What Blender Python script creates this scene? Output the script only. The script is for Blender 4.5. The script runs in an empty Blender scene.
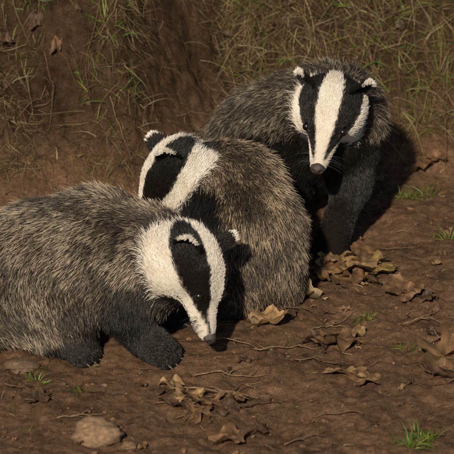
import bpy, bmesh, math, random
import numpy as np
from mathutils import Vector, Matrix
from mathutils.kdtree import KDTree

random.seed(7)
RNG = np.random.default_rng(7)
scene = bpy.context.scene
scene.view_settings.view_transform = 'Standard'
scene.view_settings.look = 'None'
scene.view_settings.exposure = 0
COL = scene.collection

# ------------------------------------------------------------------ helpers
def hash2(ix, iy, seed=0):
    h = (ix.astype(np.int64) * 374761393 + iy.astype(np.int64) * 668265263 + seed * 974711) & 0x7fffffff
    h = ((h ^ (h >> 13)) * 1274126177) & 0x7fffffff
    h = (h ^ (h >> 16)) & 0xffffff
    return h / float(0xffffff)

def vnoise(x, y, seed=0):
    ix = np.floor(x); iy = np.floor(y)
    fx = x - ix; fy = y - iy
    fx = fx * fx * fx * (fx * (fx * 6 - 15) + 10); fy = fy * fy * fy * (fy * (fy * 6 - 15) + 10)
    a = hash2(ix, iy, seed); b = hash2(ix + 1, iy, seed)
    c = hash2(ix, iy + 1, seed); d = hash2(ix + 1, iy + 1, seed)
    return (a * (1 - fx) + b * fx) * (1 - fy) + (c * (1 - fx) + d * fx) * fy - 0.5

def fbm(x, y, seed=0, octv=4, gain=0.5):
    s = 0; amp = 1.0
    for o in range(octv):
        s = s + amp * vnoise(x * 2 ** o + 13.7 * o, y * 2 ** o - 7.3 * o, seed + o)
        amp *= gain
    return s

def sstep(a, b, x):
    t = np.clip((x - a) / (b - a), 0, 1)
    return t * t * (3 - 2 * t)

def bank_foot(x):
    return 0.11 + 0.26 * sstep(-0.24, 0.02, x) - 0.03 * sstep(0.3, 0.6, x) + 0.06 * fbm(x * 3.5, x * 0 + 3.3, 9, 3)

def H(x, y):
    """terrain height: trodden earth in front, steep earth bank behind"""
    x = np.asarray(x, float); y = np.asarray(y, float)
    near = np.exp(-((x / 6) ** 2 + (y / 6) ** 2))
    h = 0.020 * fbm(x * 3.1, y * 3.1, 1, 3) + 0.012 * fbm(x * 14, y * 14, 5, 4, 0.6) * near
    h = h + 0.0045 * fbm(x * 70, y * 70, 15, 2) * near
    d = y - bank_foot(x)
    sp = 0.05 * np.log1p(np.exp(np.clip(d / 0.05, -40, 40)))
    k = 1.25
    top = 1.15 + 0.05 * fbm(x * 1.2, y * 1.2, 21, 2) + 0.02 * np.clip(y, 0, 60)
    b = k * sp
    b = -0.08 * np.log(np.exp(-np.clip(b, 0, 6) / 0.08) + np.exp(-top / 0.08))
    bm = sstep(0.0, 0.15, d)
    h = h + b + bm * near * (0.075 * fbm(x * 5, y * 3.5, 31, 3) + 0.042 * fbm(x * 22, y * 13, 41, 4, 0.62))
    return h

def h1(x, y):
    return float(H(np.array([x]), np.array([y]))[0])

def make_mesh(name, verts, faces, mat=None, smooth=True, colors=None, parent=None):
    me = bpy.data.meshes.new(name)
    verts = np.asarray(verts, dtype=np.float32)
    if isinstance(faces, np.ndarray):
        n, k = faces.shape
        me.vertices.add(len(verts)); me.vertices.foreach_set("co", verts.ravel())
        me.loops.add(n * k); me.loops.foreach_set("vertex_index", faces.ravel().astype(np.int32))
        me.polygons.add(n); me.polygons.foreach_set("loop_start", np.arange(0, n * k, k, dtype=np.int32))
        me.update(calc_edges=True)
    else:
        me.from_pydata([tuple(map(float, v)) for v in verts], [], faces)
    me.validate()
    if smooth:
        me.polygons.foreach_set("use_smooth", np.ones(len(me.polygons), dtype=bool))
    if colors is not None:
        at = me.attributes.new("Col", 'FLOAT_COLOR', 'POINT')
        c = np.ones((len(verts), 4), dtype=np.float32); c[:, :3] = colors
        at.data.foreach_set("color", c.ravel())
    me.update()
    ob = bpy.data.objects.new(name, me)
    COL.objects.link(ob)
    if mat: me.materials.append(mat)
    if parent: ob.parent = parent
    return ob

# ------------------------------------------------------------------ materials
def new_mat(name):
    m = bpy.data.materials.new(name); m.use_nodes = True
    nt = m.node_tree
    return m, nt, nt.nodes["Principled BSDF"]

def attr_mat(name, rough=0.6, spec=0.3, noise=0.0, nscale=40, bump=0.0):
    m, nt, b = new_mat(name)
    a = nt.nodes.new("ShaderNodeAttribute"); a.attribute_name = "Col"
    src = a.outputs["Color"]
    if noise > 0:
        tc = nt.nodes.new("ShaderNodeTexCoord")
        n = nt.nodes.new("ShaderNodeTexNoise"); n.inputs["Scale"].default_value = nscale; n.inputs["Detail"].default_value = 6
        nt.links.new(tc.outputs["Object"], n.inputs["Vector"])
        r = nt.nodes.new("ShaderNodeMapRange"); r.inputs["From Min"].default_value = 0.3; r.inputs["From Max"].default_value = 0.7
        r.inputs["To Min"].default_value = 1 - noise; r.inputs["To Max"].default_value = 1 + noise
        nt.links.new(n.outputs["Fac"], r.inputs["Value"])
        v = nt.nodes.new("ShaderNodeVectorMath"); v.operation = 'SCALE'
        nt.links.new(src, v.inputs[0]); nt.links.new(r.outputs["Result"], v.inputs["Scale"])
        src = v.outputs["Vector"]
        if bump > 0:
            bp = nt.nodes.new("ShaderNodeBump"); bp.inputs["Strength"].default_value = bump; bp.inputs["Distance"].default_value = 0.002
            nt.links.new(n.outputs["Fac"], bp.inputs["Height"]); nt.links.new(bp.outputs["Normal"], b.inputs["Normal"])
    nt.links.new(src, b.inputs["Base Color"])
    b.inputs["Roughness"].default_value = rough
    b.inputs["Specular IOR Level"].default_value = spec
    return m

M_FUR = attr_mat("fur", 0.42, 0.40)
M_SKIN = attr_mat("fur_underlayer", 1.0, 0.0)
M_GRASS = attr_mat("grass_blades", 0.5, 0.3)
M_LEAF = attr_mat("dead_leaf", 0.6, 0.3, 0.45, 60, 0.6)
M_TWIG = attr_mat("bark", 0.8, 0.2, 0.4, 120, 0.7)
M_CLOD = attr_mat("soil_clod", 0.95, 0.1, 0.35, 150, 0.7)

def plain(name, col, rough, spec=0.5):
    m, nt, b = new_mat(name)
    n = nt.nodes.new("ShaderNodeTexNoise"); n.inputs["Scale"].default_value = 300
    r = nt.nodes.new("ShaderNodeValToRGB")
    r.color_ramp.elements[0].color = (*[c * 0.7 for c in col], 1); r.color_ramp.elements[1].color = (*[c * 1.3 for c in col], 1)
    nt.links.new(n.outputs["Fac"], r.inputs["Fac"]); nt.links.new(r.outputs["Color"], b.inputs["Base Color"])
    bp = nt.nodes.new("ShaderNodeBump"); bp.inputs["Strength"].default_value = 0.35 if rough > .2 else 0.0; bp.inputs["Distance"].default_value = 0.001
    nt.links.new(n.outputs["Fac"], bp.inputs["Height"]); nt.links.new(bp.outputs["Normal"], b.inputs["Normal"])
    b.inputs["Roughness"].default_value = rough; b.inputs["Specular IOR Level"].default_value = spec
    return m
M_EYE = plain("eye", (0.006, 0.004, 0.003), 0.12, 0.9)
M_NOSE = plain("nose_leather", (0.045, 0.034, 0.031), 0.45, 0.5)
M_CLAW = plain("claw", (0.12, 0.09, 0.06), 0.5, 0.3)

def ground_material():
    m, nt, b = new_mat("earth")
    L = nt.links.new
    tc = nt.nodes.new("ShaderNodeTexCoord")
    def noise(scale, det=8, rough=0.6):
        n = nt.nodes.new("ShaderNodeTexNoise"); n.inputs["Scale"].default_value = scale
        n.inputs["Detail"].default_value = det; n.inputs["Roughness"].default_value = rough
        L(tc.outputs["Object"], n.inputs["Vector"]); return n
    n1 = noise(5); n2 = noise(45, 8, 0.7); n3 = noise(260, 4, 0.7)
    r1 = nt.nodes.new("ShaderNodeValToRGB"); e = r1.color_ramp.elements
    e[0].position = 0.36; e[0].color = (0.060, 0.032, 0.018, 1)
    e[1].position = 0.64; e[1].color = (0.240, 0.136, 0.074, 1)
    L(n1.outputs["Fac"], r1.inputs["Fac"])
    r2 = nt.nodes.new("ShaderNodeValToRGB"); e = r2.color_ramp.elements
    e[0].position = 0.37; e[0].color = (0.052, 0.028, 0.016, 1)
    e[1].position = 0.68; e[1].color = (0.310, 0.188, 0.110, 1)
    L(n2.outputs["Fac"], r2.inputs["Fac"])
    mx = nt.nodes.new("ShaderNodeMix"); mx.data_type = 'RGBA'; mx.inputs["Factor"].default_value = 0.5
    L(r1.outputs["Color"], mx.inputs["A"]); L(r2.outputs["Color"], mx.inputs["B"])
    r3 = nt.nodes.new("ShaderNodeMapRange"); r3.inputs["From Min"].default_value = 0.3; r3.inputs["From Max"].default_value = 0.7
    r3.inputs["To Min"].default_value = 0.55; r3.inputs["To Max"].default_value = 1.4
    L(n3.outputs["Fac"], r3.inputs["Value"])
    # soil colour darkened up the bank, painting in light falloff towards the back
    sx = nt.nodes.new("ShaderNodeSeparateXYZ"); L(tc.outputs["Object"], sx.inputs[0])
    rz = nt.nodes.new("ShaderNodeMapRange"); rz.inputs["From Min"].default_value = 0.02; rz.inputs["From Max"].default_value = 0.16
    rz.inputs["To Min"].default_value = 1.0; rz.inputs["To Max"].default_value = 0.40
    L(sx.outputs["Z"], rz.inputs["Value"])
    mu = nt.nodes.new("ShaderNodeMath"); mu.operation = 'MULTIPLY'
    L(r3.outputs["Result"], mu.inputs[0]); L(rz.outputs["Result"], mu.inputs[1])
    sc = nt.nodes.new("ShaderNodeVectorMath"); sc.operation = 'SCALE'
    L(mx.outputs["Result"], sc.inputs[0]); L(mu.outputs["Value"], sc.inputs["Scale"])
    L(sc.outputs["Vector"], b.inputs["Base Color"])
    b1 = nt.nodes.new("ShaderNodeBump"); b1.inputs["Strength"].default_value = 1.0; b1.inputs["Distance"].default_value = 0.011
    L(n2.outputs["Fac"], b1.inputs["Height"])
    b2 = nt.nodes.new("ShaderNodeBump"); b2.inputs["Strength"].default_value = 1.0; b2.inputs["Distance"].default_value = 0.0035
    L(n3.outputs["Fac"], b2.inputs["Height"]); L(b1.outputs["Normal"], b2.inputs["Normal"])
    L(b2.outputs["Normal"], b.inputs["Normal"])
    b.inputs["Roughness"].default_value = 0.95; b.inputs["Specular IOR Level"].default_value = 0.12
    return m

# ------------------------------------------------------------------ ground sheet
def axis(lo, hi, step, far):
    mid = np.arange(lo, hi, step)
    out = []; s = step; v = hi
    while v < far:
        out.append(v); s *= 1.25; v += s
    out.append(far)
    neg = []; s = step; v = lo - step
    while v > -far:
        neg.append(v); s *= 1.25; v -= s
    neg.append(-far)
    return np.array(neg[::-1] + list(mid) + out)
gx = axis(-0.75, 0.75, 0.0046, 300); gy = axis(-1.3, 0.95, 0.0046, 300)
X, Y = np.meshgrid(gx, gy, indexing='ij')
Z = H(X, Y)
nx, ny = X.shape
idx = np.arange(nx * ny).reshape(nx, ny)
q = np.stack([idx[:-1, :-1], idx[1:, :-1], idx[1:, 1:], idx[:-1, 1:]], -1).reshape(-1, 4)
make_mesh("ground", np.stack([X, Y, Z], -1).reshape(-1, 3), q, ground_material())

# ------------------------------------------------------------------ badgers
def nrm(v):
    v = np.asarray(v, float); return v / (np.linalg.norm(v, axis=-1, keepdims=True) + 1e-12)

class Badger:
    def __init__(s, hc, f, t, hs=1.0, tint=(1, 1, 1), lite=1.0, seed=1, dark=None, cheek=0.0):
        s.prims = []; s.hc = np.array(hc, float); s.f = nrm(f)
        t = np.array(t, float); t = t - s.f * t.dot(s.f); s.t = nrm(t); s.s = np.cross(s.f, s.t)
        s.hs = hs; s.tint = np.array(tint); s.lite = lite; s.paws = []; s.seed = seed; s.dark = dark; s.cheek = cheek
    def cone(s, a, b, r1, r2, blk=0.0, ln=0.034, flow=None, grav=0.6):
        a = np.array(a, float); b = np.array(b, float)
        fl = nrm(b - a) if flow is None else nrm(flow)
        fl = fl + np.array([0, 0, -grav])
        s.prims.append((a, b, r1, r2, blk, ln, nrm(fl)))
    def chain(s, pts, rad, **k):
        for i in range(len(pts) - 1):
            s.cone(pts[i], pts[i + 1], rad[i], rad[i + 1], **k)
    def leg(s, pts, rad, fwd, blk=1.0, upblk=None):
        pts = [np.array(p, float) for p in pts]
        n = len(pts)
        for i in range(n - 1):
            bb = blk if (upblk is None or i > 0) else upblk
            s.cone(pts[i], pts[i + 1], rad[i], rad[i + 1], blk=bb, ln=[0.022, 0.014, 0.009, 0.008][min(i, 3)] + (0.012 if bb < .5 else 0), grav=0.2)
        p = pts[-1]; fwd = nrm([fwd[0], fwd[1], 0]); side = np.array([-fwd[1], fwd[0], 0])
        for k in range(5):
            o = (k - 2) / 2.0
            d = nrm(fwd + side * o * 0.45)
            a = p + side * o * 0.016
            b = a + d * (0.028 - 0.005 * abs(o)); b[2] = h1(b[0], b[1]) + 0.008
            s.cone(a, b, 0.009, 0.0070, blk=1.0, ln=0.005, grav=0)
            s.paws.append((b + d * 0.006, d))
    def loc(s, p):
        q = (p - s.hc) / s.hs
        return np.stack([q @ s.f, q @ s.s, q @ s.t], -1)
    def wor(s, l):
        l = np.asarray(l, float) * s.hs
        return s.hc + l[..., 0:1] * s.f + l[..., 1:2] * s.s + l[..., 2:3] * s.t
    def head_d(s, p):
        l = s.loc(p); out = []
        def ell(c, r):
            d = l - np.array(c); r = np.array(r)
            k0 = np.linalg.norm(d / r, axis=-1); k1 = np.linalg.norm(d / r ** 2, axis=-1) + 1e-9
            return k0 * (k0 - 1) / k1
        def cap(a, b, r1, r2):
            a = np.array(a); b = np.array(b); ba = b - a
            h = np.clip(((l - a) @ ba) / ba.dot(ba), 0, 1)
            return np.linalg.norm(l - a - h[..., None] * ba, axis=-1) - (r1 + (r2 - r1) * h)
        out.append(ell((-0.008, 0, -0.002), (0.062, 0.050, 0.044)))
        out.append(ell((-0.012, 0.030, -0.012), (0.052, 0.032, 0.034)))
        out.append(ell((-0.012, -0.030, -0.012), (0.052, 0.032, 0.034)))
        out.append(cap((0.025, 0, -0.004), (0.114, 0, -0.014), 0.033, 0.0145))
        out.append(cap((0.02, 0, -0.022), (0.100, 0, -0.026), 0.020, 0.009))
        out.append(cap((0.020, 0.025, 0.020), (0.055, 0.018, 0.012), 0.015, 0.011))
        out.append(cap((0.020, -0.025, 0.020), (0.055, -0.018, 0.012), 0.015, 0.011))
        return [o * s.hs for o in out]
    def alld(s, p):
        ds = []
        for a, b, r1, r2, *_ in s.prims:
            ba = b - a; h = np.clip(((p - a) @ ba) / ba.dot(ba), 0, 1)
            qv = p - a - h[..., None] * ba
            ds.append(np.sqrt(np.einsum('ij,ij->i', qv, qv)) - (r1 + (r2 - r1) * h))
        return ds
    def sdf(s, p):
        k = 0.011
        acc = 0
        for d in s.alld(p): acc = acc + np.exp(np.clip(-d / k, -60, 60))
        kh = 0.006
        hd = 0
        for d in s.head_d(p): hd = hd + np.exp(np.clip(-d / kh, -60, 60))
        hd = -kh * np.log(hd + 1e-30)
        acc = acc + np.exp(np.clip(-hd / k, -60, 60))
        return -k * np.log(acc + 1e-30)
    def grad(s, p, e=0.0015):
        g = np.zeros_like(p)
        for i in range(3):
            o = np.zeros(3); o[i] = e
            g[:, i] = (s.sdf(p + o) - s.sdf(p - o)) / (2 * e)
        return g
    def project(s, p, it=4):
        p = p.copy()
        for _ in range(it):
            d = s.sdf(p); g = s.grad(p); g2 = (g ** 2).sum(-1) + 1e-6
            p -= (np.clip(d / g2, -0.01, 0.01))[:, None] * g
        return p
    def shade(s, p, n):
        ds = s.alld(p); w = np.stack([np.exp(-np.clip(d, -0.02, 0.3) / 0.012) for d in ds], -1) + 1e-12
        w /= w.sum(-1, keepdims=True)
        blk = w @ np.array([q[4] for q in s.prims]); ln = w @ np.array([q[5] for q in s.prims])
        fl = w @ np.array([q[6] for q in s.prims])
        if s.dark is not None:
            dm = s.dark(p); blk = np.maximum(blk, dm); ln = ln * (1 - 0.35 * dm)
        l = s.loc(p); f, sd, t = l[:, 0], np.abs(l[:, 1]), l[:, 2]
        nz = vnoise(p[:, 0] * 160 + p[:, 2] * 90, p[:, 1] * 160 - p[:, 2] * 120, 77)
        hd = np.min(np.stack(s.head_d(p), -1), -1)
        phi = np.degrees(np.arctan2(sd, t + 0.01)) + nz * 5
        back = 0.024 * (1 - sstep(18, 34, phi)) + 0.004 * sstep(76, 88, phi)
        hm = sstep(-0.100, -0.066, f + 0.02 * nz + back) * (1 - sstep(0.016, 0.036, hd - back * 0.7))
        c_in = np.interp(f, [-0.12, -0.04, 0.03, 0.07, 0.10, 0.12], [16, 21, 24, 28, 33, 48])
        c_out = np.interp(f, [-0.12, -0.06, -0.02, 0.03, 0.07, 0.10, 0.12], [80, 81, 82, 84, 82, 64, 50])
        c_out = c_out - s.cheek * sstep(0.06, 0.02, f)
        c_low = np.interp(f, [-0.12, -0.06, 0.0, 0.06, 0.13], [112, 120, 130, 145, 175])
        white = 1 - sstep(c_in - 2.5, c_in + 2.5, phi)
        white = np.maximum(white, sstep(c_out - 3, c_out + 3, phi) * (1 - sstep(c_low - 5, c_low + 5, phi)))
        mouth = (f > 0.045) * np.exp(-((t + 0.030) / 0.0022) ** 2) * (sd > 0.005)
        white = white * (1 - 0.75 * mouth)
        return hm, white, blk, ln, fl, l

    def build(s, nhair, voxel=0.0068):
        root = bpy.data.objects.new("badger", None); COL.objects.link(root)
        pts = np.array([q[0] for q in s.prims] + [q[1] for q in s.prims])
        rr = np.array([q[2] for q in s.prims] + [q[3] for q in s.prims])[:, None]
        hp = np.stack([s.hc - 0.09, s.hc + 0.09]); hp2 = s.wor(np.array([[0.14, 0, 0]]))
        lo = np.vstack([pts - rr, hp, hp2 - .03]).min(0) - 0.035; hi = np.vstack([pts + rr, hp, hp2 + .03]).max(0) + 0.035
        ax = [np.arange(lo[i], hi[i], voxel) for i in range(3)]
        G = np.stack(np.meshgrid(*ax, indexing='ij'), -1)
        sh = G.shape[:3]
        V = np.empty(sh)
        for i in range(sh[0]): V[i] = s.sdf(G[i].reshape(-1, 3)).reshape(sh[1:])
        I = V < 0
        c = np.zeros(tuple(k - 1 for k in sh), int)
        for dx in (0, 1):
            for dy in (0, 1):
                for dz in (0, 1):
                    c += I[dx:sh[0] - 1 + dx, dy:sh[1] - 1 + dy, dz:sh[2] - 1 + dz]
        act = (c > 0) & (c < 8)
        vid = -np.ones(act.shape, int); cells = np.argwhere(act); vid[act] = np.arange(len(cells))
        vp = lo + (cells + 0.5) * voxel
        vp = s.project(vp, 3)
        quads = []
        for axn in range(3):
            a = I.take(range(0, sh[axn] - 1), axn); b = I.take(range(1, sh[axn]), axn)
            e = np.argwhere(a != b)
            if len(e) == 0: continue
            o1, o2 = [k for k in range(3) if k != axn]
            d1 = np.zeros(3, int); d1[o1] = 1; d2 = np.zeros(3, int); d2[o2] = 1
            c00 = e - d1 - d2; c10 = e - d2; c11 = e; c01 = e - d1
            qd = np.stack([vid[tuple(cc.T)] for cc in (c00, c10, c11, c01)], -1)
            ins = a[tuple(e.T)]
            flip = ins if axn != 1 else ~ins
            qd[~flip] = qd[~flip][:, ::-1]
            quads.append(qd)
        Q = np.concatenate(quads); Q = Q[(Q >= 0).all(1)]
        n = nrm(s.grad(vp))
        hm, white, blk, ln, fl, l = s.shade(vp, n)
        base = (1 - blk)[:, None] * np.array([0.06, 0.045, 0.034]) + blk[:, None] * np.array([0.01, 0.008, 0.007])
        hcol = white[:, None] * np.array([0.5, 0.45, 0.38]) + (1 - white)[:, None] * np.array([0.01, 0.008, 0.007])
        base = base * (1 - hm[:, None]) + hcol * hm[:, None]
        make_mesh("body", vp, Q, M_SKIN, True, base, root)

        def ball(r3, seg=24):
            bm = bmesh.new(); bmesh.ops.create_uvsphere(bm, u_segments=seg, v_segments=seg // 2, radius=1)
            vs = np.array([v.co[:] for v in bm.verts]); fs = [[v.index for v in f.verts] for f in bm.faces]
            bm.free()
            return vs * np.array(r3), fs
        eyes_w = []
        for sg in (-1, 1):
            e = s.project(s.wor([[0.056, sg * 0.036, 0.013]]), 5)[0]
            en = nrm(s.grad(e[None])[0]); e = e + en * 0.0010
            eyes_w.append(e + en * 0.002)
            vs, fs = ball((0.0082,) * 3)
            make_mesh("eye", vs + e, fs, M_EYE, True, None, root)
        vs, fs = ball((0.0120, 0.0130, 0.0100), 32)
        vs[:, 2] += -0.15 * np.abs(vs[:, 1]) * 1.0
        for sg in (-1, 1):
            dn = np.array([0.0100, sg * 0.0065, 0.000]); dd = np.linalg.norm(vs - dn, axis=1)
            vs[:, 0] -= 0.006 * np.exp(-(dd / 0.0034) ** 2)
        nc = np.array([0.1235, 0, -0.010])
        make_mesh("nose", s.wor(vs + nc), fs, M_NOSE, True, None, root)
        # ears: rounded cups, black with a white rim
        ear_pts = []; ear_n = []; ear_col = []; ear_fl = []
        for sg in (-1, 1):
            c0 = s.project(s.wor([[-0.034, sg * 0.052, 0.034]]), 5)[0]
            lc = s.loc(c0[None])[0]
            up = nrm(np.array([-0.30, sg * 0.66, 0.66]))
            fw = np.array([0.72, sg * 0.62, -0.15]); fw = nrm(fw - up * fw.dot(up))
            wd = np.cross(up, fw)
            nu, nv = 17, 15; vv = []; cc = []
            for sidei in (0, 1):
                for i in range(nv):
                    b = i / (nv - 1)
                    for j in range(nu):
                        a = (j / (nu - 1) * 2 - 1)
                        wv = 0.0225 * math.sqrt(max(0, 1 - (b * 0.985) ** 2.8)) * a
                        cup = -0.013 * (1 - a * a) * (1 - 0.55 * b) - 0.003 * sidei * (1 - a * a) * (1 - b)
                        P = lc + up * (0.038 * b - 0.006) + wd * wv + fw * (cup + 0.004)
                        vv.append(P)
                        ed = b + 0.10 * a * a * (b > .45)
                        wht = ed > 0.87
                        cc.append((0.55, 0.5, 0.43) if wht else (0.012, 0.01, 0.009))
                        if sidei == 0:
                            ear_pts.append(P); ear_n.append(fw * 0.25); ear_fl.append(nrm(up + wd * a * 0.7)); ear_col.append(1.0 if wht else 0.0)
            ff = []
            for sidei in (0, 1):
                o = sidei * nu * nv
                for i in range(nv - 1):
                    for j in range(nu - 1):
                        ff.append([o + i * nu + j, o + i * nu + j + 1, o + (i + 1) * nu + j + 1, o + (i + 1) * nu + j])
            make_mesh("ear", s.wor(np.array(vv)), ff, M_SKIN, True, np.array(cc), root)
        cv = []; cf = []
        for p, d in s.paws:
            o = len(cv); up = np.array([0, 0, 1.0]); sd = np.cross(d, up)
            for k, (q_, r) in enumerate([(0, 0.0026), (0.007, 0.0022), (0.014, 0.0013), (0.020, 0.0003)]):
                c_ = p + d * q_ + up * (0.002 - 0.9 * q_ ** 1.5 * 3)
                c_[2] = max(c_[2], h1(c_[0], c_[1]) + r)
                for m_ in range(6):
                    an = m_ * math.pi / 3
                    cv.append(c_ + (sd * math.cos(an) + up * math.sin(an)) * r)
            for k in range(3):
                for m_ in range(6):
                    cf.append([o + k * 6 + m_, o + k * 6 + (m_ + 1) % 6, o + (k + 1) * 6 + (m_ + 1) % 6, o + (k + 1) * 6 + m_])
        if cv: make_mesh("claws", cv, cf, M_CLAW, True, None, root)

        # ---- fur strands
        T = np.concatenate([Q[:, [0, 1, 2]], Q[:, [0, 2, 3]]])
        A, B, C = vp[T[:, 0]], vp[T[:, 1]], vp[T[:, 2]]
        area = np.linalg.norm(np.cross(B - A, C - A), axis=1) / 2
        lt = s.loc((A + B + C) / 3); hmt = hm[T].mean(1); lnt = ln[T].mean(1)
        dens = area * (1 + 3.0 * hmt + 3.5 * sstep(0.02, 0.08, lt[:, 0]) * (hmt > .5) + 2.5 * sstep(0.020, 0.009, lnt) * (1 - hmt))
        cen = (A + B + C) / 3
        dens *= cen[:, 2] > H(cen[:, 0], cen[:, 1]) - 0.004
        pr = dens / dens.sum()
        rng = np.random.default_rng(s.seed)
        fi = rng.choice(len(T), nhair, p=pr)
        u = rng.random((nhair, 1)); v = rng.random((nhair, 1)); sw = (u + v) > 1
        u = np.where(sw, 1 - u, u); v = np.where(sw, 1 - v, v)
        P = A[fi] + u * (B[fi] - A[fi]) + v * (C[fi] - A[fi])
        keep = P[:, 2] > H(P[:, 0], P[:, 1]) + 0.002
        for e in eyes_w: keep &= np.linalg.norm((P - e), axis=1) > 0.0085
        keep &= np.linalg.norm((s.loc(P) - nc) / np.array([0.0120, 0.0130, 0.010]), axis=1) > 1.05
        P = P[keep]; N = nrm(s.grad(P))
        hm, white, blk, ln, fl, l = s.shade(P, N)
        m = len(P)
        f = l[:, 0]
        ln_h = np.interp(f, [-0.10, -0.06, -0.03, 0.03, 0.07, 0.12], [0.024, 0.017, 0.012, 0.008, 0.006, 0.0035])
        LN = ln * (1 - hm) + ln_h * hm
        LN *= 0.65 + 0.6 * rng.random(m)
        flow = fl * (1 - hm[:, None]) + (-s.f)[None] * hm[:, None]
        for i in range(3):
            flow[:, i] += 0.30 * vnoise(P[:, 0] * 18 + P[:, 1] * 9 + i * 31, P[:, 2] * 18 - P[:, 1] * 11, 50 + i) * (1 - 0.6 * hm)
        flow = flow - N * (flow * N).sum(-1, keepdims=True)
        flow = nrm(flow)
        jit = rng.normal(size=(m, 3)) * 0.20
        lift = (0.38 * (1 - hm) + 0.26 * hm)[:, None] * (0.7 + 0.6 * rng.random((m, 1)))
        K = 5
        S = np.zeros((m, K, 3)); S[:, 0] = P - N * 0.001
        for k in range(1, K):
            tt = k / (K - 1)
            d = N * lift * (1.25 - 0.75 * tt) + flow + jit * (0.4 + tt) + np.array([0, 0, -0.25]) * tt * (1 - hm[:, None])
            S[:, k] = S[:, k - 1] + nrm(d) * (LN / (K - 1))[:, None]
        nc_ = 9000
        lead = rng.choice(m, nc_, replace=False)
        kd = KDTree(nc_)
        for i, li in enumerate(lead): kd.insert(P[li], i)
        kd.balance()
        near = np.array([kd.find(p)[1] for p in P]); LI = lead[near]
        cl = (0.48 * (1 - hm) + 0.08 * hm) * rng.random(m)
        dist = np.linalg.norm(P - P[LI], axis=1); cl *= np.exp(-(dist / 0.02) ** 2)
        for k in range(1, K):
            w = (cl * (k / (K - 1)) ** 1.3)[:, None]
            S[:, k] = S[:, k] * (1 - w) + S[LI, k] * w
        lowm = (S[:, :, 2] < 0.05) | (S[:, :, 1] > 0.1)
        sx = S[:, :, 0][lowm]; sy = S[:, :, 1][lowm]; sz = S[:, :, 2][lowm]
        Sz = S[:, :, 2].copy(); Sz[lowm] = np.maximum(sz, H(sx, sy) + 0.002); S[:, :, 2] = Sz
        tt = np.linspace(0, 1, K)
        clump_r = rng.random(nc_)[near]
        reg = 0.5 + 1.2 * fbm(P[:, 0] * 22 + P[:, 1] * 10, P[:, 2] * 22 + P[:, 1] * 9, 90 + s.seed, 3)
        lightf = np.clip((-0.06 + 0.50 * clump_r + 0.52 * reg + 0.80 * (rng.random(m) - 0.5)) * s.lite, 0, 1)
        wv_ = (0.85 + 0.3 * rng.random((m, 1)))
        pale = np.array([0.58, 0.49, 0.385]) * s.tint; dark = np.array([0.024, 0.018, 0.014]); rootc = np.array([0.17, 0.125, 0.085]) * s.tint
        tip_start = 0.99 - 0.48 * lightf
        wt = sstep(-0.12, 0.12, tt[None] - tip_start[:, None]) * (0.2 + 0.8 * lightf)[:, None]
        wr = 1 - sstep(0.15, 0.40, tt[None] + 0 * wt)
        CB = dark[None, None] * (1 - wt[..., None]) + (pale[None] * wv_)[:, None] * wt[..., None]
        CB = CB * (1 - wr[..., None]) + rootc[None, None] * wr[..., None]
        blk2 = np.clip(blk * 1.1 - 0.04, 0, 1)
        bk = np.array([0.010, 0.0085, 0.0075]) * (0.6 + 0.9 * rng.random((m, 1)))
        sel = sstep(0.3, 0.7, blk2 + 0.35 * (rng.random(m) - 0.5))[:, None, None]
        CB = CB * (1 - sel) + bk[:, None, :] * sel
        st = np.clip(0.5 + fbm(P[:, 0] * 60 + P[:, 1] * 20, P[:, 2] * 60, 140 + s.seed, 3), 0, 1)[:, None]
        wh = np.array([0.84, 0.80, 0.73]) * (0.74 + 0.28 * rng.random((m, 1))) * (1 - np.array([0.10, 0.15, 0.21]) * st)
        ws = (white + 0.45 * (rng.random(m) - 0.5) * ((white > 0.02) & (white < 0.98)) > 0.5).astype(float)[:, None]
        CH = wh * ws + bk * (1 - ws)
        hsel = (hm + 0.8 * (rng.random(m) - 0.5) * ((hm > 0.02) & (hm < 0.98)) > 0.5).astype(float)[:, None, None]
        Cc = CB * (1 - hsel) + CH[:, None, :] * hsel
        ep = s.wor(np.array(ear_pts)); rep = 12
        er = rng.integers(0, len(ep), len(ep) * rep)
        EP = ep[er] + rng.normal(size=(len(er), 3)) * 0.0012
        l2w = lambda q_: q_[:, 0:1] * s.f + q_[:, 1:2] * s.s + q_[:, 2:3] * s.t
        efl = l2w(np.array(ear_fl)[er]); en = l2w(np.array(ear_n)[er]) * rng.choice([-1.5, 1], (len(er), 1))
        ES = np.zeros((len(er), K, 3)); ES[:, 0] = EP
        el = 0.0070 * (0.6 + 0.6 * rng.random(len(er)))
        for k in range(1, K):
            ES[:, k] = ES[:, k - 1] + nrm(efl + en + rng.normal(size=EP.shape) * 0.25) * (el / (K - 1))[:, None]
        ec = np.array(ear_col)[er][:, None]
        EC = np.array([0.78, 0.73, 0.65]) * ec + np.array([0.011, 0.009, 0.008]) * (1 - ec)
        # whiskers
        WP = []
        for _ in range(26):
            WP.append([rng.uniform(0.085, 0.115), rng.choice([-1, 1]) * 0.02, rng.uniform(-0.022, -0.008)])
        WP = np.array(WP); W0 = s.project(s.wor(WP), 3)
        wd_ = nrm(l2w(np.stack([-0.15 + 0 * WP[:, 0], np.sign(WP[:, 1]), rng.uniform(-.6, .1, len(WP))], -1)))
        WS = W0[:, None] + wd_[:, None] * (np.linspace(0, 1, K)[None, :, None] * rng.uniform(0.02, 0.035, (len(WP), 1, 1))) + np.array([0, 0, -0.010]) * (np.linspace(0, 1, K) ** 2)[None, :, None]
        WC = np.full((len(WP), K, 3), 0.03)
        S = np.concatenate([S, ES, WS]); Cc = np.concatenate([Cc, np.repeat(EC[:, None], K, 1), WC])
        hmA = np.concatenate([hm, np.ones(len(er)), np.full(len(WP), 1.2)])
        R = (0.00038 * (1 - hmA) + 0.00030 * hmA)[:, None] * np.array([1, 1, 0.9, 0.65, 0.15])[None]
        M = len(S)
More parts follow.
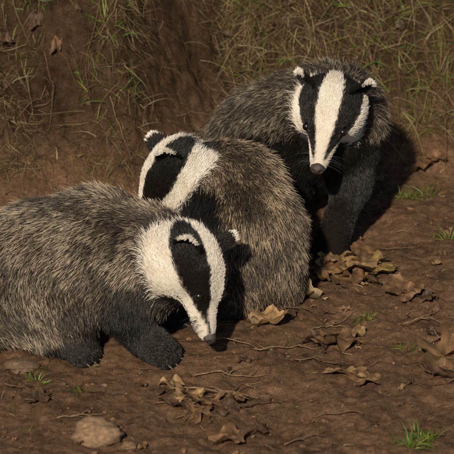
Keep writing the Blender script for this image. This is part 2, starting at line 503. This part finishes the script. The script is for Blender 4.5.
        hc = bpy.data.hair_curves.new("fur"); hc.add_curves([K] * M)
        hc.attributes["position"].data.foreach_set("vector", S.astype(np.float32).ravel())
        ra = hc.attributes.get("radius") or hc.attributes.new("radius", 'FLOAT', 'POINT')
        ra.data.foreach_set("value", R.astype(np.float32).ravel())
        ca = hc.attributes.new("Col", 'FLOAT_COLOR', 'POINT')
        c4 = np.ones((M, K, 4), np.float32); c4[..., :3] = Cc
        ca.data.foreach_set("color", c4.ravel())
        hc.materials.append(M_FUR)
        ob = bpy.data.objects.new("fur", hc); COL.objects.link(ob); ob.parent = root
        print("badger", len(vp), "hairs", M)
        return root

NH = 140000
# --- near left badger, sniffing the ground
A = Badger((-0.055, -0.605, 0.168), (0.25, -0.47, -0.845), (0.77, -0.43, 0.48), 1.07, (1.02, 0.985, 0.91), 0.98, 3)
A.chain([(-0.085, -0.572, 0.166), (-0.150, -0.535, 0.158), (-0.244, -0.50, 0.150), (-0.356, -0.49, 0.124), (-0.43, -0.48, 0.10)],
        [0.056, 0.084, 0.110, 0.104, 0.080])
A.cone((-0.100, -0.575, 0.140), (-0.17, -0.555, 0.12), 0.050, 0.070, blk=0.45)
A.leg([(-0.165, -0.585, 0.120), (-0.180, -0.612, 0.072), (-0.158, -0.620, 0.034), (-0.128, -0.628, 0.016)], [0.052, 0.034, 0.021, 0.016], (0.95, -0.3), upblk=0.8)
A.leg([(-0.150, -0.500, 0.120), (-0.155, -0.480, 0.070), (-0.140, -0.470, 0.035), (-0.115, -0.465, 0.018)], [0.050, 0.034, 0.024, 0.020], (1, 0.05))
A.leg([(-0.350, -0.540, 0.105), (-0.295, -0.588, 0.070), (-0.320, -0.600, 0.032), (-0.278, -0.612, 0.016)], [0.076, 0.050, 0.023, 0.017], (0.9, -0.3), upblk=0.0)
A.leg([(-0.350, -0.450, 0.105), (-0.310, -0.410, 0.070), (-0.345, -0.410, 0.032), (-0.300, -0.405, 0.018)], [0.070, 0.048, 0.024, 0.020], (1, 0.0), upblk=0.0)
A.cone((-0.42, -0.56, 0.068), (-0.33, -0.575, 0.068), 0.060, 0.060)
A.chain([(-0.46, -0.48, 0.12), (-0.55, -0.475, 0.075)], [0.03, 0.014], ln=0.05)
A.build(NH)

# --- middle badger, rump towards us, head turned away left
def darkB(p):
    e = ((p - np.array([-0.030, -0.330, 0.160])) / np.array([0.095, 0.12, 0.066]))
    return 1 - sstep(0.75, 1.1, np.linalg.norm(e, axis=1) + 0.25 * vnoise(p[:, 0] * 60, p[:, 2] * 60, 3))
B = Badger((-0.112, -0.245, 0.212), (-0.5, -0.2, -0.84), (-0.8, -0.1, 0.5), 1.05, (1.02, 0.93, 0.80), 0.92, 5, darkB)
B.chain([(-0.085, -0.230, 0.181), (-0.055, -0.210, 0.160), (0.000, -0.25, 0.150), (0.030, -0.335, 0.117), (0.042, -0.365, 0.087)],
        [0.050, 0.082, 0.108, 0.106, 0.084])
B.cone((-0.085, -0.26, 0.15), (-0.040, -0.285, 0.135), 0.050, 0.058, blk=1.0, ln=0.026)
B.leg([(-0.040, -0.290, 0.120), (-0.065, -0.325, 0.085), (-0.070, -0.335, 0.040), (-0.085, -0.355, 0.018)], [0.052, 0.036, 0.025, 0.020], (-0.6, -0.6))
B.leg([(-0.090, -0.170, 0.120), (-0.110, -0.160, 0.085), (-0.120, -0.160, 0.040), (-0.140, -0.175, 0.018)], [0.050, 0.036, 0.025, 0.020], (-0.9, -0.2))
B.leg([(0.030, -0.375, 0.090), (0.010, -0.415, 0.050), (0.045, -0.405, 0.030), (0.005, -0.430, 0.018)], [0.074, 0.048, 0.026, 0.020], (-0.8, -0.4), upblk=0.0)
B.leg([(0.065, -0.290, 0.100), (0.095, -0.275, 0.060), (0.110, -0.300, 0.030), (0.090, -0.285, 0.018)], [0.066, 0.042, 0.024, 0.020], (-0.7, 0.2), upblk=0.0)
B.cone((0.02, -0.40, 0.060), (0.070, -0.375, 0.055), 0.058, 0.056)
B.chain([(0.095, -0.375, 0.10), (0.112, -0.405, 0.045)], [0.026, 0.013], ln=0.038)
B.build(NH)

# --- far badger, facing us
def darkC(p):
    return sstep(0.225, 0.185, p[:, 2] + 0.25 * p[:, 1] + 0.02 * vnoise(p[:, 0] * 50, p[:, 2] * 50, 4)) * sstep(0.11, 0.05, p[:, 1])
C = Badger((0.200, -0.110, 0.292), (-0.19, -0.81, -0.55), (0.0, -0.56, 0.83), 1.09, (0.90, 0.90, 0.87), 0.80, 8, darkC, 13.0)
C.chain([(0.203, -0.040, 0.250), (0.203, 0.020, 0.228), (0.135, 0.12, 0.174), (0.072, 0.195, 0.128), (0.045, 0.21, 0.11)],
        [0.062, 0.098, 0.094, 0.086, 0.07])
C.cone((0.205, -0.06, 0.215), (0.210, -0.01, 0.170), 0.056, 0.068, blk=1.0, ln=0.024)
C.leg([(0.246, 0.000, 0.170), (0.246, -0.040, 0.105), (0.222, -0.090, 0.050), (0.207, -0.118, 0.019)], [0.050, 0.032, 0.023, 0.018], (-0.25, -0.95))
C.leg([(0.160, 0.010, 0.150), (0.140, 0.030, 0.095), (0.130, 0.035, 0.050), (0.122, 0.010, 0.020)], [0.046, 0.034, 0.024, 0.020], (-0.25, -0.95))
C.leg([(0.110, 0.120, 0.120), (0.135, 0.080, 0.080), (0.120, 0.115, 0.035), (0.110, 0.085, 0.018)], [0.065, 0.040, 0.024, 0.020], (0.3, -0.9), upblk=0.0)
C.leg([(0.070, 0.210, 0.110), (0.100, 0.235, 0.075), (0.075, 0.255, 0.035), (0.09, 0.225, 0.020)], [0.066, 0.045, 0.024, 0.020], (0.3, -0.9), upblk=0.0)
C.chain([(0.02, 0.23, 0.12), (-0.045, 0.255, 0.09)], [0.028, 0.014], ln=0.045)
C.build(NH)

# ------------------------------------------------------------------ grass
def blades(name, items, mat):
    seg = 5
    it = np.array([[*i[:7], *i[7]] for i in items])
    n = len(it)
    z0 = H(it[:, 0], it[:, 1]) - 0.004
    p = np.stack([it[:, 0], it[:, 1], z0], -1)
    d = nrm(np.stack([it[:, 4], it[:, 5], it[:, 6]], -1))
    sd = nrm(np.cross(d, nrm(RNG.normal(size=(n, 3)))))
    rows = []
    bend = RNG.normal(size=(n, 3)) * 0.22
    for k in range(seg + 1):
        t = k / seg
        w = it[:, 3] * (1 - t ** 1.6) * 0.5 + 0.0001
        rows.append(p - sd * w[:, None]); rows.append(p + sd * w[:, None])
        d = nrm(d + bend + np.array([0, 0, -0.38]) * (0.4 + t))
        p = p + d * (it[:, 2] / seg)[:, None]
        gz = H(p[:, 0], p[:, 1]) + 0.002
        p[:, 2] = np.maximum(p[:, 2], gz)
    Vv = np.stack(rows, 1)
    base = np.arange(n)[:, None] * (2 * (seg + 1))
    fs = []
    for k in range(seg):
        fs.append(np.concatenate([base + 2 * k, base + 2 * k + 1, base + 2 * k + 3, base + 2 * k + 2], 1))
    F = np.concatenate(fs)
    col = np.repeat(it[:, 7:10][:, None], 2 * (seg + 1), 1).copy()
    return make_mesh(name, Vv.reshape(-1, 3), F, mat, True, col.reshape(-1, 3))

def straw(dim=1.0):
    b = random.random()
    c = (0.22, 0.155, 0.072) if b < .4 else ((0.12, 0.076, 0.036) if b < .85 else (0.37, 0.29, 0.15))
    k = random.uniform(0.4, 1.1) * dim; return tuple(v * k for v in c)
def green():
    k = random.uniform(0.45, 1.3); m = random.random()
    return (0.050 * k + 0.09 * m * k, 0.135 * k, 0.018 * k)

dry = []
N1 = 110000
cx = RNG.uniform(-0.75, 0.75, N1); cy = RNG.uniform(0.05, 1.0, N1)
cn = vnoise(cx * 9, cy * 7, 5) + 0.5; cn2 = vnoise(cx * 30, cy * 24, 8) + 0.5
yf = bank_foot(cx)
for x, y, nz, nz2, yb in zip(cx, cy, cn, cn2, yf):
    if y < yb + 0.02: continue
    mask = 1.15
    if -0.17 < x < -0.03: mask = 0.12
    elif x < -0.17: mask = 0.75
    if random.random() > mask * (nz ** 1.2) * (0.25 + 1.1 * nz2) * 0.85: continue
    dn = random.uniform(-1, 1)
    L = random.uniform(0.02, 0.14) if x > 0 else random.uniform(0.015, 0.10)
    dry.append((x, y, L, random.uniform(0.0005, 0.0014), dn * 0.9, random.uniform(-1.0, 0.1), random.uniform(-0.5, 0.5), straw(1.0 if x > 0 else 0.75)))
print("dry", len(dry))
for _ in range(1800):
    x = random.uniform(-0.7, 0.7); y = random.uniform(-1.25, 0.3)
    if random.random() > 0.35 + 1.3 * float(vnoise(np.array([x * 6]), np.array([y * 6]), 66)[0] + 0.5): continue
    dry.append((x, y, random.uniform(0.008, 0.045), random.uniform(0.0004, 0.0012), random.uniform(-1, 1), random.uniform(-1, 1), 0.05, straw()))
blades("dry_grass", dry, M_GRASS)

gr = []
def tuft(x, y, n, L, spread=0.012, up=1.2):
    for _ in range(n):
        a = random.uniform(0, 6.28); r = abs(random.gauss(0, spread))
        gr.append((x + r * math.cos(a), y + r * math.sin(a), L * random.uniform(0.5, 1.2), random.uniform(0.0010, 0.0024),
                   math.cos(a) * random.uniform(.2, 1), math.sin(a) * random.uniform(.2, 1), up * random.uniform(.5, 1.2), green()))
for x, y, n, L in [(-0.348, -0.715, 26, 0.036), (-0.264, -0.78, 24, 0.034), (0.329, -0.582, 22, 0.034), (0.26, -0.442, 30, 0.04),
                   (0.318, -0.988, 60, 0.048), (0.35, -0.97, 40, 0.045), (0.374, 0.175, 50, 0.045), (0.44, -0.04, 26, 0.038), (-0.26, -0.627, 14, 0.022),
                   (0.415, 0.19, 26, 0.05), (0.10, -0.56, 6, 0.055), (-0.36, -0.95, 8, 0.02), (0.12, -0.82, 6, 0.02)]:
    tuft(x, y, n, L, 0.014, 1.5)
for x, y, n, L in [(-0.43, 0.44, 90, 0.06), (-0.36, 0.46, 90, 0.06), (-0.30, 0.47, 70, 0.05), (-0.40, 0.40, 50, 0.05), (-0.24, 0.33, 40, 0.06), (-0.21, 0.28, 30, 0.06), (-0.42, 0.30, 20, 0.04),
                   (-0.28, 0.25, 20, 0.05), (0.04, 0.60, 60, 0.07), (0.08, 0.52, 40, 0.06), (0.27, 0.62, 70, 0.07), (0.22, 0.58, 50, 0.07),
                   (0.40, 0.58, 50, 0.06), (0.45, 0.50, 50, 0.06), (0.37, 0.48, 50, 0.06), (0.42, 0.42, 50, 0.05), (0.15, 0.50, 20, 0.05), (0.33, 0.55, 40, 0.06),
                   (0.47, 0.62, 40, 0.06), (0.10, 0.64, 40, 0.06), (-0.33, 0.15, 8, 0.04), (-0.22, 0.15, 12, 0.04)]:
    tuft(x, y, n, L, 0.028, 0.5)
for _ in range(80):
    x = random.uniform(-0.7, 0.7); y = random.uniform(0.42, 1.0)
    if -0.19 < x < -0.02: continue
    tuft(x, y, 12, 0.05, 0.025, 0.5)
blades("green_grass", gr, M_GRASS)

# ------------------------------------------------------------------ fallen leaves
LV = []; LF = []; LC = []
def leaf(x, y, size, rot, kind=0, col=None, curl=0.25, lift=0.003, tilt=None):
    nr, na = 8, 60
    ca, sa = math.cos(rot), math.sin(rot)
    sd = random.randint(0, 999)
    o = len(LV); pts = []
    tx, ty = (random.uniform(-.25, .25), random.uniform(-.25, .25)) if tilt is None else tilt
    fold = random.uniform(0.05, 0.35); kz = random.uniform(2, 4)
    for i in range(nr + 1):
        r = i / nr
        for j in range(na):
            a = j / na * 2 * math.pi
            if kind == 0:
                R = 0.60 + 0.34 * abs(math.cos(2.5 * a)) ** 1.3 + 0.045 * math.cos(20 * a)
                R *= 1 - 0.55 * math.exp(-((abs(a - math.pi)) / 0.22) ** 2)
                ex, ey = 1.0, 0.9
            elif kind == 1:
                R = 0.88 + 0.13 * math.cos(11 * a) + 0.03 * math.cos(23 * a); ex, ey = 1.0, 0.5
            else:
                R = 1.0 - 0.06 * abs(math.sin(8 * a)); ex, ey = 1.0, 0.45
            R *= 0.92 + 0.2 * float(hash2(np.array([sd + j // 5]), np.array([3]))[0])
            pts.append((r * R * math.cos(a) * ex, r * R * math.sin(a) * ey, r))
    P = np.array(pts)
    zz = fold * np.abs(P[:, 1]) ** 1.2 + curl * P[:, 2] ** 3 * np.sin(kz * np.arctan2(P[:, 1], P[:, 0]) + sd) + 0.36 * fbm(P[:, 0] * 2.4 + sd, P[:, 1] * 2.4, sd, 4)
    zz += tx * P[:, 0] + ty * P[:, 1]
    s2 = size / 2
    wx = x + (P[:, 0] * ca - P[:, 1] * sa) * s2; wy = y + (P[:, 0] * sa + P[:, 1] * ca) * s2
    wz = zz * s2 * 0.8
    g = H(wx, wy)
    wz = wz - np.percentile(wz, 8) + g.mean() + lift
    wz = np.maximum(wz, g + 0.0015)
    ang = np.arctan2(P[:, 1], P[:, 0])
    vein = np.minimum(np.abs(P[:, 1]) * 14, 1)
    if kind == 0: vein = np.minimum(vein, np.clip(np.abs(np.sin(2.5 * ang)) * P[:, 2] * 7, 0, 1))
    shade = (0.85 + 0.6 * fbm(P[:, 0] * 3, P[:, 1] * 3, sd + 5, 3)) * (0.75 + 0.25 * P[:, 2])
    shade = shade * (1.35 - 0.35 * vein)
    cc = np.array(col)[None] * shade[:, None]
    LV.extend(np.stack([wx, wy, wz], -1).tolist()); LC.extend(cc.tolist())
    for i in range(nr):
        for j in range(na):
            LF.append([o + i * na + j, o + i * na + (j + 1) % na, o + (i + 1) * na + (j + 1) % na, o + (i + 1) * na + j])
tan = (0.24, 0.150, 0.070); brn = (0.14, 0.078, 0.036); lt = (0.31, 0.215, 0.115); dk = (0.07, 0.040, 0.021)
big = [(0.239, -0.215, .135, .4, 0, tan), (0.185, -0.235, .12, 2.2, 0, brn), (0.29, -0.20, .11, 5.4, 0, (0.22,.15,.05)), (0.21, -0.17, .11, 1.0, 1, tan), (0.27, -0.17, .10, 2.0, 0, brn), (0.14, -0.20, .09, .8, 1, brn),
       (0.16, -0.27, .08, 1.4, 1, brn), (0.14, -0.371, .095, .1, 1, lt), (0.10, -0.36, .07, 1.1, 2, tan), (0.08, -0.489, .085, .5, 0, tan), (0.05, -0.47, .06, 2, 1, brn),
       (0.209, -0.559, .11, .3, 1, brn), (0.17, -0.55, .08, 2.4, 0, dk), (0.235, -0.52, .07, .9, 2, tan), (0.223, -0.715, .10, -.4, 1, tan), (0.25, -0.73, .07, .6, 0, brn),
       (0.34, -0.346, .095, .9, 0, brn), (0.375, -0.36, .07, 2.5, 1, dk), (0.40, -0.66, .13, 1.3, 0, brn), (0.43, -0.62, .10, .3, 0, tan), (0.38, -0.71, .08, 2.7, 1, dk), (0.43, -0.70, .10, 1.9, 0, dk),
       (-0.04, -0.82, .09, .3, 0, brn), (-0.07, -0.80, .07, 1.3, 0, tan), (-0.01, -0.84, .08, 2.3, 0, dk), (0.02, -0.81, .07, .8, 1, brn), (-0.09, -0.84, .07, 2.8, 1, dk), (-0.05, -0.87, .07, 2, 0, brn),
       (0.005, -0.968, .085, .2, 0, brn), (-0.12, -0.78, .05, .9, 2, dk), (-0.34, -0.82, .06, .5, 0, dk), (0.06, -0.93, .05, 1.6, 1, dk),
       (0.40, 0.30, .08, .6, 1, brn), (0.44, 0.33, .06, 1.8, 0, brn), (0.31, 0.25, .05, .8, 2, brn), (-0.10, -0.74, .05, 0.2, 2, tan),
       (0.30, -0.27, .07, .2, 1, dk), (0.13, -0.30, .08, .2, 0, brn), (0.26, -0.26, .08, 3.0, 0, brn), (0.12, -0.44, .05, 1.0, 1, dk)]
for x, y, sz, r, kd_, c_ in big: leaf(x, y, sz, r, kd_, c_, curl=random.uniform(.15, .38))
for _ in range(170):
    x = random.uniform(-0.65, 0.65); y = random.uniform(-1.25, 0.1)
    if x < 0 and y > -0.68: continue
    leaf(x, y, random.uniform(0.010, 0.030), random.uniform(0, 6.28), random.choice([0, 1, 2]), random.choice([brn, dk, dk, tan]))
for _ in range(60):
    x = random.uniform(-0.65, 0.65); y = random.uniform(0.3, 0.8)
    if -0.2 < x < 0: continue
    leaf(x, y, random.uniform(0.02, 0.05), random.uniform(0, 6.28), random.choice([0, 1, 2]), random.choice([brn, dk, dk]))
make_mesh("fallen_leaves", LV, LF, M_LEAF, True, np.array(LC))

# ------------------------------------------------------------------ twigs
TV = []; TF = []; TC = []
def twig(x, y, L, rot, r, col, sub=True, lift=0.003):
    n = 12; ns = 6; o = len(TV); ang = rot; px, py = x, y
    c = []
    arch = random.uniform(0, 0.10) * L
    for k in range(n):
        t = k / (n - 1)
        c.append(np.array([px, py, h1(px, py) + r * 0.6 + arch * math.sin(math.pi * t) + lift]))
        ang += random.gauss(0, 0.13)
        px += math.cos(ang) * L / n; py += math.sin(ang) * L / n
    for k in range(n):
        d = nrm(c[min(k + 1, n - 1)] - c[max(k - 1, 0)]); s1 = nrm(np.cross(d, [0, 0, 1])); s2 = np.cross(s1, d)
        rr = r * (1 - 0.7 * k / (n - 1)) * (1 + 0.25 * random.random())
        for m_ in range(ns):
            a = m_ * 2 * math.pi / ns
            TV.append((c[k] + (s1 * math.cos(a) + s2 * math.sin(a)) * rr).tolist()); TC.append(col)
    for k in range(n - 1):
        for m_ in range(ns):
            TF.append([o + k * ns + m_, o + k * ns + (m_ + 1) % ns, o + (k + 1) * ns + (m_ + 1) % ns, o + (k + 1) * ns + m_])
    if sub:
        for _ in range(2):
            k = random.randint(3, n - 3)
            twig(c[k][0], c[k][1], L * random.uniform(.25, .45), rot + random.choice([-.7, .7]), r * 0.6, col, False, c[k][2] - h1(c[k][0], c[k][1]) - r * .3)
tc1 = (0.11, 0.065, 0.038); tc2 = (0.19, 0.125, 0.072); tc3 = (0.06, 0.035, 0.02)
for a in [(-0.13, -0.83, .20, .15, .0020, tc1), (-0.10, -0.76, .18, -.35, .0016, tc2), (-0.02, -0.86, .14, .5, .002, tc3), (-0.09, -0.88, .16, .25, .0016, tc1), (0.03, -0.78, .10, 2.6, .0013, tc2),
          (-0.06, -0.70, .15, .05, .0012, tc2), (0.05, -0.60, .13, .35, .0012, tc2), (0.12, -0.64, .12, .2, .0014, tc1), (0.16, -0.50, .14, .5, .0013, tc2), (0.33, -0.48, .12, .8, .0016, tc2),
          (-0.03, -0.56, .10, -.2, .0013, tc2), (0.08, -0.44, .09, .1, .0014, tc1), (0.37, -0.60, .10, 1.2, .002, tc2), (0.40, -0.75, .12, .7, .002, tc1), (0.24, -0.88, .10, 2.9, .0014, tc1),
          (-0.30, -0.90, .09, .4, .0014, tc2), (-0.40, -0.76, .08, -.4, .0014, tc1), (0.44, -0.52, .12, 1.5, .0020, tc2), (0.3, -0.12, .10, .3, .0013, tc1), (0.10, -0.99, .1, .3, .0016, tc1)]:
    twig(*a)
for _ in range(150):
    twig(random.uniform(-0.6, 0.6), random.uniform(-1.2, 0.2), random.uniform(0.015, 0.05), random.uniform(0, 6.28), random.uniform(.0005, .0010), random.choice([tc1, tc2, tc3]), False)
for _ in range(90):
    x = random.choice([random.uniform(-0.5, -0.2), random.uniform(0.0, 0.5)]); y = random.uniform(0.25 if x < -.1 else 0.45, 0.8)
    twig(x, y, random.uniform(0.06, 0.2), random.uniform(-2.5, -0.6), random.uniform(.0005, .0012), random.choice([tc1, tc2, tc1]), False, 0.006)
make_mesh("twigs", TV, TF, M_TWIG, True, np.array(TC))

# ------------------------------------------------------------------ stones and clods
ICO = {}
def ico(sub):
    if sub not in ICO:
        bm = bmesh.new(); bmesh.ops.create_icosphere(bm, subdivisions=sub, radius=1)
        ICO[sub] = (np.array([v.co[:] for v in bm.verts]), [[v.index for v in f.verts] for f in bm.faces]); bm.free()
    return ICO[sub]
def rock(verts_out, faces_out, cols_out, c, r3, rot, col, sub, seed, amp=0.25):
    vs, fs = ico(sub)
    nzv = fbm(vs[:, 0] * 1.3 + seed * 3.1, vs[:, 1] * 1.3 + vs[:, 2] * 1.7 + seed, seed, 3)
    vs = vs * (1 + amp * nzv)[:, None] * np.array(r3)
    ca, sa = math.cos(rot), math.sin(rot)
    vs = np.stack([vs[:, 0] * ca - vs[:, 1] * sa, vs[:, 0] * sa + vs[:, 1] * ca, vs[:, 2]], -1) + np.array(c)
    o = len(verts_out); verts_out.extend(vs.tolist()); faces_out.extend([[o + i for i in f] for f in fs]); cols_out.extend([col] * len(vs))
def stone_obj(x, y, r3, rot, col, seed):
    v, f, c = [], [], []
    rock(v, f, c, (x, y, h1(x, y) + r3[2] * 0.30), r3, rot, col, 5, seed, 0.3)
    make_mesh("stone", v, f, M_CLOD, True, np.array(c))
stone_obj(-0.228, -0.985, (0.046, 0.036, 0.030), 0.3, (0.19, 0.125, 0.078), 4)
stone_obj(-0.375, -0.665, (0.030, 0.022, 0.013), 0.1, (0.12, 0.08, 0.052), 9)
stone_obj(-0.17, -1.01, (0.015, 0.012, 0.01), 0.1, (0.15, 0.10, 0.06), 12)
PV, PF, PC = [], [], []
for i in range(4600):
    x = random.uniform(-0.65, 0.65); y = random.uniform(-1.25, 0.35)
    r = 0.0008 + 0.0048 * random.random() ** 6
    k = random.uniform(0.35, 1.15)
    rock(PV, PF, PC, (x, y, h1(x, y) + r * 0.1), (r * random.uniform(.8, 1.5), r, r * .8), random.uniform(0, 3), (0.15 * k, 0.088 * k, 0.052 * k), 1, i % 37, 0.9)
make_mesh("soil_crumbs", PV, PF, M_CLOD, False, np.array(PC))

# ------------------------------------------------------------------ light
to_sun = Vector((-0.20, -0.80, 0.56)).normalized()
el = math.asin(to_sun.z)
w = bpy.data.worlds.new("World"); scene.world = w; w.use_nodes = True
nt = w.node_tree; bg = nt.nodes["Background"]
sky = nt.nodes.new("ShaderNodeTexSky"); sky.sky_type = 'NISHITA'; sky.sun_disc = False
sky.sun_elevation = el; sky.sun_rotation = math.atan2(to_sun.x, to_sun.y)
nt.links.new(sky.outputs["Color"], bg.inputs["Color"]); bg.inputs["Strength"].default_value = 0.05
sd = bpy.data.lights.new("sun", 'SUN'); sd.energy = 5.0; sd.angle = math.radians(2.0); sd.color = (1.0, 0.87, 0.69)
so = bpy.data.objects.new("sun", sd); COL.objects.link(so); so.rotation_euler = (-to_sun).to_track_quat('-Z', 'Y').to_euler()
so.location = to_sun * 20

# ------------------------------------------------------------------ camera
th = math.radians(22)
cd = bpy.data.cameras.new("camera"); cam = bpy.data.objects.new("camera", cd); COL.objects.link(cam)
cam.location = (0, -7 * math.cos(th), 7 * math.sin(th)); cam.rotation_euler = (math.radians(90) - th, 0, 0)
cd.lens = 277; cd.sensor_width = 36; cd.clip_end = 2000; cd.clip_start = 0.1
cd.dof.use_dof = True; cd.dof.focus_distance = 6.6; cd.dof.aperture_fstop = 9
scene.camera = cam
